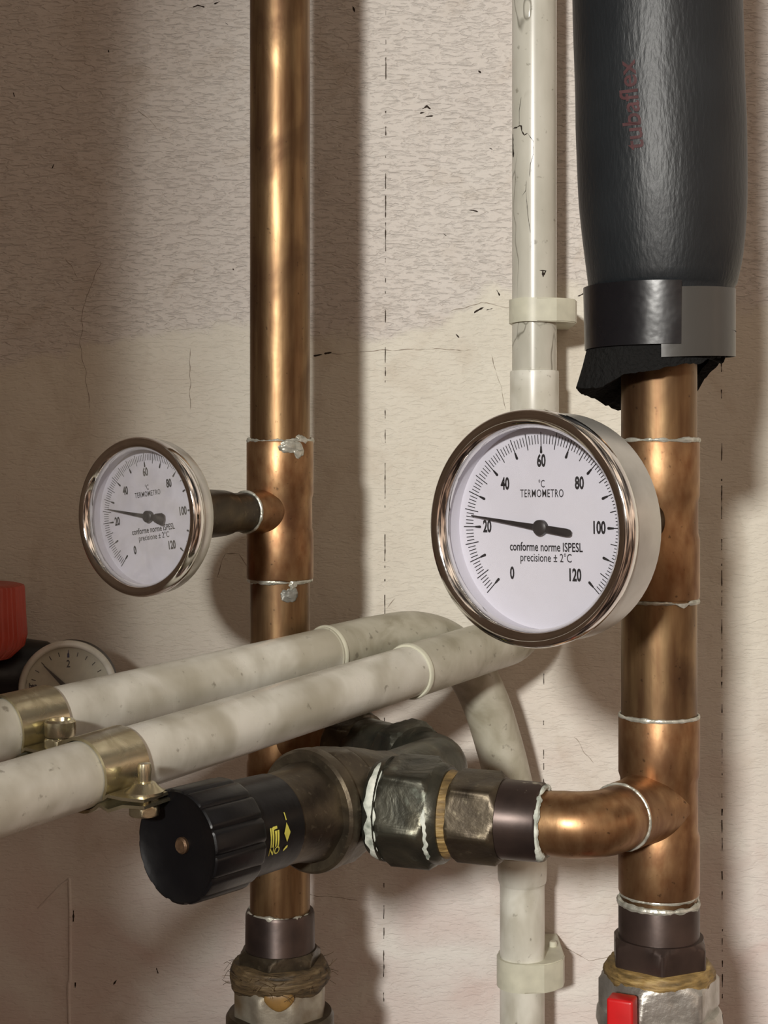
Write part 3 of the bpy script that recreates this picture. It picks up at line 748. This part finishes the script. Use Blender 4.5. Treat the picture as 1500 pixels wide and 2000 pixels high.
# cracks and a chip in the upright length
def surf(px, py, lift=.00008):
    x = (px-750)/F*(cy-.010); r = PR+lift; dx = max(-r*.99, min(r*.99, x-cx)); y = cy-math.sqrt(r*r-dx*dx)
    x = (px-750)/F*y; dx = max(-r*.99, min(r*.99, x-cx)); return Vector((cx+dx, cy-math.sqrt(r*r-dx*dx), (HZ-py)/F*y))
bm = bmesh.new()
for pl, w0 in (([(1002,252),(1008,250),(1014,246),(1018,246),(1019,256),(1024,264),(1030,260)], 1.3), ([(1001,262),(1001,290),(1002,308)], 1.6), ([(1030,260),(1042,276),(1042,300),(1036,320),(1034,345)], .6),
               ([(1014,246),(1014,215),(1018,190)], .5), ([(1028,352),(1027,372),(1020,382)], .5), ([(1027,372),(1031,420),(1036,455)], .5), ([(1054,528),(1066,529),(1060,541)], 1.8), ([(1060,529),(1061,541)], 3.2)):
    prev = None; fine = []
    for a, b in zip(pl, pl[1:]):
        n = max(2, int(math.hypot(b[0]-a[0], b[1]-a[1])/5)); fine += [(a[0]+(b[0]-a[0])*i/n, a[1]+(b[1]-a[1])*i/n) for i in range(n)]
    fine.append(pl[-1])
    for i, (x, y) in enumerate(fine):
        a = fine[max(i-1,0)]; b = fine[min(i+1,len(fine)-1)]; l = math.hypot(b[0]-a[0], b[1]-a[1]) or 1
        nx, ny = -(b[1]-a[1])/l, (b[0]-a[0])/l; hw = w0*max(.3, .8+.8*noise.noise(Vector((x*.2, y*.2, 1))))*(.25 if i in (0, len(fine)-1) else 1)
        cur = (bm.verts.new(surf(x-nx*hw, y-ny*hw)), bm.verts.new(surf(x+nx*hw, y+ny*hw)))
        if prev: bm.faces.new((prev[0], prev[1], cur[1], cur[0]))
        prev = cur
obj('cracks', bm, 'hole', up_tube, flat=True)
# rear conduit
A2 = P(0,1427,.540); E2 = P(1021, 2130, .762)
d2 = (P(640,1275,.672)-A2).normalized()
rr = thing('plastic_conduit', 'farther grey-white plastic pipe behind the other, curving down the wall to the bottom edge', 'pipe', tuple(P(976,1459,.762)))
s2 = along(A2, d2, 640)
bm = bmesh.new(); tube(bm, [A2-d2*.215, A2+d2*(s2+.01)], PR); obj('pipe_tube', bm, 'pvc', rr)
q0 = A2+d2*s2; xg = (1020-750)/F*.762
curve = catmull([q0-d2*.002, q0+d2*.02, A2+d2*(s2+.030), P(812,1243,.716), P(882,1268,.738), P(937,1345,.754), P(976,1459,.761), P(1004,1580,.762), Vector((xg,.762,zs(1690,.762))), Vector((xg,.762,zs(1722,.762)))], 8)
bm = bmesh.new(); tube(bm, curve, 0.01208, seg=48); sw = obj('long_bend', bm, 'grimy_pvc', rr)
obj('socket_rim', L(q0, d2, [(-.0012,0.01153),(-.0012,0.01226),(-.0004,0.01263),(.0006,0.01263),(.0012,0.01226)]), 'pvc_clip', sw)
g0 = Vector((xg,.762,0))
obj('socket', L(g0, DOWN, vprof(.762, [(1668,0.01189),(1672,0.01254),(1700,0.01263),(1718,0.01244),(1726,0.01171),(1727,0.01098)])), 'pvc', rr)
obj('pipe_tube', L(g0, DOWN, vprof(.762, [(1700,PR),(5400,PR)])), 'pvc', rr)

# plastic wall clips: closed band, drawn out to a foot on the wall
def wall_clip(label, cxp, py0, py1, chipped):
    xc = (cxp-750)/F*.762; zc0, zc1 = zs(py1,.762), zs(py0,.762)
    t = thing('pipe_clip', label, 'pipe clip', (xc, WY, (zc0+zc1)/2), 'plastic clips on the wall pipes')
    bm = bmesh.new()
    R1 = PR+.0016; outl = []
    # top view outline (x right, y depth), starts at wall on the left of the foot
    for k in range(0, 25):
        a = math.radians(150 + k*(270-150)/24.0); outl.append((xc+R1*math.cos(a), .762+R1*math.sin(a)))
    outl.append((xc+.010, .762-R1*.94)); outl.append((xc+.0155, .762-R1*.70)); outl.append((xc+.0205, .762-R1*.32)); outl.append((xc+.0220, .762+.002))
    outl.append((xc+.0222, WY-.001)); outl.append((xc-.004, WY-.001)); 
    inner = [(xc+(PR+.00003)*math.cos(2*math.pi*k/40), .762+(PR+.00003)*math.sin(2*math.pi*k/40)) for k in range(40)]
    # simple solid block around the tube (the tube passes through it)
    lo_, hi_ = [], []
    n = len(outl)
    for x, y in outl:
        sag = noise.noise(Vector((x*90, y*90, py0)))*.0004
        lo_.append(bm.verts.new((x, y, zc0+sag))); hi_.append(bm.verts.new((x, y, zc1+sag)))
    bm.faces.new(lo_[::-1]); bm.faces.new(hi_)
    for i in range(n): bm.faces.new((lo_[i], lo_[(i+1)%n], hi_[(i+1)%n], hi_[i]))
    bmesh.ops.bevel(bm, geom=[e for e in bm.edges if abs(e.verts[0].co.z-e.verts[1].co.z) < .001], offset=.0005, segments=2, affect='EDGES')
    obj('band', bm, 'pvc_clip', t, ang=25)
    if chipped:
        bm = bmesh.new()
        tube(bm, catmull([Vector((xc+.0150,.828,zc1-.001)), Vector((xc+.0205,.827,zc1-.003)), Vector((xc+.0228,.830,zc0+.007)), Vector((xc+.0245,.832,zc0+.003))], 5), .0005, seg=6)
        obj('plastic_sliver', bm, 'pvc_clip', t)
    else:
        obj('nail', L(Vector((xc+.0175, WY-.022, zc1-.0004)), Zv, [(0,.0022),(.0022,.0022),(.0030,.0016)]), 'pvc_clip', t)
    return t
wall_clip('cream plastic clip with a chipped corner, above the large thermometer', 1044, 586, 632, True)
wall_clip('cream plastic clip low on the wall near the bottom edge', 1020, 1868, 1924, False)

# metal clamps on the sloping conduits
def clamp(label, A_, d_, px, bolt_side, head, group):
    s = along(A_, d_, px); c = A_ + d_*s
    side = Vector((d_.y, -d_.x, 0)).normalized()         # to the right and towards the camera
    t = thing('pipe_clamp', label, 'pipe clamp', tuple(c), group)
    upv = side.cross(d_).normalized()
    if upv.z < 0: upv = -upv
    W = .0205; th = .0011
    def band(top):
        bm = bmesh.new(); prof = []
        # cross-section path in (side, up): arc then flat lug
        sg = 1 if top else -1
        base = -.0076                                     # height of the joint plane
        a0 = math.asin(base/(PR+.0004))
        if top: angs = [a0+.10 + (math.pi-2*a0-.10)*k/30 for k in range(31)]
        else: angs = [a0-.12 - (math.pi+2*a0-.12)*k/30 for k in range(31)]
        pts = [((PR+.0009)*math.cos(a), (PR+.0009)*math.sin(a)) for a in angs]
        off = .0011 if top else -.0011
        lug = [(.0255, base+off*1.0), (.0175, base+off*1.1), (0.01263, base+off*2.0 if top else base+off*2.6)]
        pts = lug + pts
        n = len(pts); rows = []
        for i, (x, y) in enumerate(pts):
            p_ = pts[max(i-1,0)]; q_ = pts[min(i+1,n-1)]; tx, ty = q_[0]-p_[0], q_[1]-p_[1]; l = math.hypot(tx, ty); nx, ny = -ty/l*th/2, tx/l*th/2
            ww = W/2 if i > 1 else W/2*.62
            if i == 1: ww = W/2*.8
            rows.append([bm.verts.new(c + side*(x+a*nx) + upv*(y+a*ny) + d_*b_*ww) for a, b_ in ((-1,-1),(-1,1),(1,1),(1,-1))])
        for Aq, Bq in zip(rows, rows[1:]):
            for j in range(4): bm.faces.new((Aq[j], Aq[(j+1)%4], Bq[(j+1)%4], Bq[j]))
        bm.faces.new(rows[0][::-1]); bm.faces.new(rows[-1]); return bm
    obj('upper_band', band(True), 'zinc', t); obj('lower_band', band(False), 'zinc', t)
    bc = c + side*.0196 + upv*(-.0076)
    if head == 'stud':
        obj('bolt', L(bc, Zv, [(-.006,.0022),(.0075,.0022),(.0095,.0024),(.0115,.0021),(.0118,.0012)], seg=32), 'zinc', t)
        obj('washer_nut', L(bc, Zv, [(.0012,.0040),(.0014,.0066),(.0024,.0066),(.0040,.0046),(.0052,.0036),(.0054,.0026)], seg=48), 'zinc', t)
        obj('nut', hexnut(bc, Zv, -.0058, -.0022, .0055, up=Vector((0,-1,0))), 'zinc', t)
    else:
        obj('bolt', L(bc, Zv, [(-.008,.0030),(.0055,.0030),(.0055,.0052),(.0062,.0056),(.0108,.0056),(.0116,.0050),(.0116,.0040),(.0096,.0036)], seg=48), 'zinc', t)
        obj('nut', hexnut(bc, Zv, .0012, .0052, .0060, up=Vector((0,-1,0))), 'zinc', t)
    return t
clamp('brassy two-piece clamp on the nearer pipe, threaded stud standing through a domed washer', A1, dir1, 198, 1, 'stud', 'metal clamps on the sloping pipes')
clamp('brassy two-piece clamp on the farther pipe at the left edge, with a slotted bolt head', A2, d2, 52, 1, 'head', 'metal clamps on the sloping pipes')

# ------------------------------------------------------------------ black pipe insulation
IY = .558
ins = thing('pipe_insulation', 'black foam insulation sleeve with faded red lettering around the right copper riser', 'pipe insulation', (RX, RY, zs(760,RY)))
# silhouette: (py, left px, right px)
sil = [(-1000,1112,1448),(-170,1112,1448),(0,1117,1450),(150,1120,1453),(250,1122,1457),(330,1126,1458),(400,1130,1458),(460,1136,1455),(510,1142,1450),(556,1148,1440),(566,1153,1434),(620,1155,1430)]
def ring_at(py, l, r): 
    k = IY/F; return ((l+r)/2-750)*k, (r-l)/2*k*.985, (HZ-py)*k
def sil_r(z):
    for (p0_, l0, r0_), (p1_, l1, r1_) in zip(sil, sil[1:]):
        z0, z1 = zs(p0_,IY), zs(p1_,IY)
        if z1 <= z <= z0:
            f = (z0-z)/(z0-z1); return ring_at(0, l0+(l1-l0)*f, r0_+(r1_-r0_)*f)
    return ring_at(0, sil[-1][1], sil[-1][2])
bm = bmesh.new(); seg = 120; rings = []
zsmp = [zs(-1000,IY), zs(-400,IY)] + [zs(-170,IY) + (zs(556,IY)-zs(-170,IY))*i/40 for i in range(41)] + [zs(562,IY), zs(568,IY), zs(620,IY)]
for z in zsmp:
    cxx, r, _ = sil_r(z); ring = []
    for k in range(seg):
        t = 2*math.pi*k/seg
        rr_ = r + .0004*noise.noise(Vector((math.cos(t)*2, math.sin(t)*2, z*25)))
        ring.append(bm.verts.new((cxx+math.cos(t)*rr_, RY+math.sin(t)*rr_*.97, z)))
    rings.append(ring)
# tuck under the tape
for Aq, Bq in zip(rings, rings[1:]):
    for k in range(seg): bm.faces.new((Aq[k], Aq[(k+1)%seg], Bq[(k+1)%seg], Bq[k]))
bm.faces.new(rings[0][::-1]); bm.faces.new(rings[-1])
obj('foam_sleeve', bm, 'foam', ins)
# printed name, reading upwards
bm = bmesh.new(); tb = text_bm('tubaflex', .0098, 1.02, .00012)
zc = zs(204, .53)
def wrap(c):
    z = zc + c.x; cxx, r, _ = sil_r(z); th = math.radians(-119) - c.y/r - (z-zc)*2.4
    rr_ = r + .0004*noise.noise(Vector((math.cos(th)*2, math.sin(th)*2, z*25))) + .00022
    return Vector((cxx+math.cos(th)*rr_, RY+math.sin(th)*rr_*.97, z))
add_bm(bm, tb, wrap)
obj('printed_name', bm, 'red_print', bpy.data.objects['foam_sleeve'], flat=True)
# torn lower end
TZ0 = zs(650,IY)
bm = bmesh.new(); rows = []; 
def low_edge(t):
    # t: angle, -90deg faces the camera; returns z of torn edge
    px = 1292 + 140*math.cos(t); front = math.sin(t) < 0
    if front:
        tab = [(1120,742),(1140,755),(1170,762),(1205,740),(1250,728),(1290,724),(1340,715),(1400,702),(1440,690)]
    else:
        tab = [(1120,745),(1150,756),(1185,775),(1215,794),(1300,800),(1355,788),(1385,765),(1400,735),(1440,700)]
    for (a0,b0),(a1,b1) in zip(tab, tab[1:]):
        if a0 <= px <= a1: y = b0+(b1-b0)*(px-a0)/(a1-a0); break
    else: y = tab[0][1] if px < tab[0][0] else tab[-1][1]
    y += 6*noise.noise(Vector((math.cos(t)*6, math.sin(t)*6, 2))) + 4*noise.noise(Vector((math.cos(t)*20, math.sin(t)*20, 7)))
    return y
cols = []
for k in range(seg):
    t = 2*math.pi*k/seg; ye = low_edge(t); ze = zs(ye, IY); col = []
    left = max(0, -math.cos(t))
    flare = .0052*left**2*(1) + .001*noise.noise(Vector((math.cos(t)*4, math.sin(t)*4, 0)))
    for f in (0,.3,.6,.85,1.0):
        r = .0272 + flare*f**1.3 - .004*max(0,math.cos(t))*f
        z = TZ0 + (ze-TZ0)*f; col.append((r, z))
    col += [(r-.004, ze+.0015), (.0215, ze+.004), (.0170, ze+.010), (.0150, TZ0)]
    cols.append([bm.verts.new((RX+.0012+math.cos(t)*r, RY+math.sin(t)*r*.95, z)) for r, z in col])
for k in range(seg):
    Aq, Bq = cols[k], cols[(k+1)%seg]
    for j in range(len(Aq)-1): bm.faces.new((Aq[j], Aq[j+1], Bq[j+1], Bq[j]))
bm.faces.new([c[0] for c in cols])
obj('torn_end', bm, 'foam_torn', ins, ang=70)
# two wraps of tape
def tape(name, mat, t0, t1, top, bot, r_l, extra):
    bm = bmesh.new(); n = 80; rows = []
    for k in range(n+1):
        f = k/n; t = math.radians(t0+(t1-t0)*f)
        r = .02765 + extra + .00025*noise.noise(Vector((t*2, 1, 0)))
        zt, zb = zs(top[0]+(top[1]-top[0])*f, IY), zs(bot[0]+(bot[1]-bot[0])*f, IY)
        row = []
        for j in range(7):
            g = j/6; z = zt+(zb-zt)*g
            row.append((r + r_l*(1-g)*.0006, z))
        rows.append([bm.verts.new((RX+.0005+math.cos(t)*rr_, RY+math.sin(t)*rr_*.97, z)) for rr_, z in row] +
                    [bm.verts.new((RX+.0005+math.cos(t)*(rr_-.0004), RY+math.sin(t)*(rr_-.0004)*.97, z)) for rr_, z in reversed(row)])
    for Aq, Bq in zip(rows, rows[1:]):
        m_ = len(Aq)
        for j in range(m_): bm.faces.new((Aq[j], Bq[j], Bq[(j+1)%m_], Aq[(j+1)%m_]))
    bm.faces.new(rows[0]); bm.faces.new(rows[-1][::-1])
    return obj(name, bm, mat, ins, ang=50)
tape('tape_wrap', 'tape', -262, -85, (560,564), (684,682), 1, .0005)
tp2 = tape('tape_wrap', 'tape_grey', -99.5, 100, (577,556), (707,688), 0, .0000)
tp2['label'] = 'greyer glossy tape overlapping on the right'

# ------------------------------------------------------------------ small pressure gauge and red-capped valve, far left
GY = .745
gC = P(131, 1348, GY); gn = Vector((.06,-.995,.0)).normalized()
pg = thing('pressure_gauge', 'small cream-faced pressure gauge half hidden behind the farther plastic pipe', 'pressure gauge', tuple(gC+Vector((0,.02,0))))
gb = -gn; GR = .0246
obj('case', L(gC, gb, [(.0025,GR*.96),(.016,GR*.96),(.018,GR*.85),(.018,GR*.3)], cap0=False), 'black', pg)
obj('bezel', L(gC, gb, [(.0028,GR*.86),(.0008,GR*.875),(.0,GR*.91),(.0004,GR*.97),(.0018,GR),(.0040,GR),(.0044,GR*.96)], cap0=False, cap1=False, seg=96), 'pvc', pg, ang=60)
obj('glass', L(gC, gb, [(.0016,GR*.872),(.0019,GR*.872)]), 'glass_dusty', pg)
dl = obj('dial', L(gC, gb, [(.0022,GR*.868),(.0042,GR*.862),(.0046,GR*.80)], cap0=False, seg=96), 'dial_aged', pg)
obj('dial_plate', flatdisc(gC, gb, GR*.865, .0042), 'dial_aged', dl, flat=True)
gex = Zv.cross(gn).normalized(); D = gC + gb*.00408
def gat(x, y, h=0): return D + gex*x + Zv*y + gn*h
bm = bmesh.new(); bmb = bmesh.new()
for i in range(-9, 10):
    a = math.radians(90 - i*15); c, s_ = math.cos(a), math.sin(a)
    if i == 0: continue
    vs = [bm.verts.new(gat(c*r-s_*wv, s_*r+c*wv)) for r, wv in ((.0168,-.00022),(.0190,-.00022),(.0190,.00022),(.0168,.00022))]; bm.faces.new(vs)
add_bm(bm, text_bm('2', .0052, .75, .0001), lambda c: gat(c.x, c.y+.0125))
add_bm(bm, text_bm('bar', .0036, .8, .0002), lambda c: gat(c.x-.0178, c.y+.0016))
obj('scale_marks', bm, 'ink', dl, flat=True)
vs = [bmb.verts.new(gat(x, y)) for x, y in ((-.0006,.0158),(.0006,.0158),(.0005,.0178),(.0002,.0182),(.0001,.0198),(-.0001,.0198),(-.0002,.0182),(-.0005,.0178))]; bmb.faces.new(vs)
obj('mid_mark', bmb, 'ink_blue', dl, flat=True)
a = math.radians(90+45); c, s_ = math.cos(a), math.sin(a); bm = bmesh.new()
pts = [(.0170,.0002),(.003,.0011),(-.004,.0011),(-.004,-.0011),(.003,-.0011),(.0170,-.0002)]
pts = [(c*x-s_*y, s_*x+c*y) for x, y in pts]
top = [bm.verts.new(gat(x, y, .0014)) for x, y in pts]; bot = [bm.verts.new(gat(x, y, .0010)) for x, y in pts]
bm.faces.new(top); bm.faces.new(bot[::-1])
for i in range(len(pts)): bm.faces.new((top[i], bot[i], bot[(i+1)%len(pts)], top[(i+1)%len(pts)]))
obj('pointer', bm, 'pointer', pg)

sv = thing('safety_valve', 'black device with a ribbed red cap at the left edge above the small gauge', 'valve', tuple(P(-10, 1330, .74)))
capc = P(-58, 1140, .74)
def rib(t, s, r): return r*(1+.012*math.cos(52*t)) if r > .0250 else r
capo = obj('cap', L(Vector((capc.x, .74, 0)), DOWN, [(-zs(1142,.74),.0150),(-zs(1141,.74),.0235),(-zs(1144,.74),.0258),(-zs(1150,.74),.0262),(-zs(1200,.74),.0268),(-zs(1240,.74),.0275),(-zs(1262,.74),.0262),(-zs(1285,.74),.0200),(-zs(1290,.74),.0120)], seg=240, fn=rib), 'red_plastic', sv)
body = [P(-40, 1320, .76), P(30, 1312, .77), P(95, 1318, .785)]
bm = bmesh.new(); tube(bm, [P(-130,1330,.760), P(-40,1322,.760), P(30,1318,.765), P(80,1322,.768), P(112,1330,.770)], [.0190,.0195,.0193,.0185,.0160], seg=48)
obj('body', bm, 'black', sv)
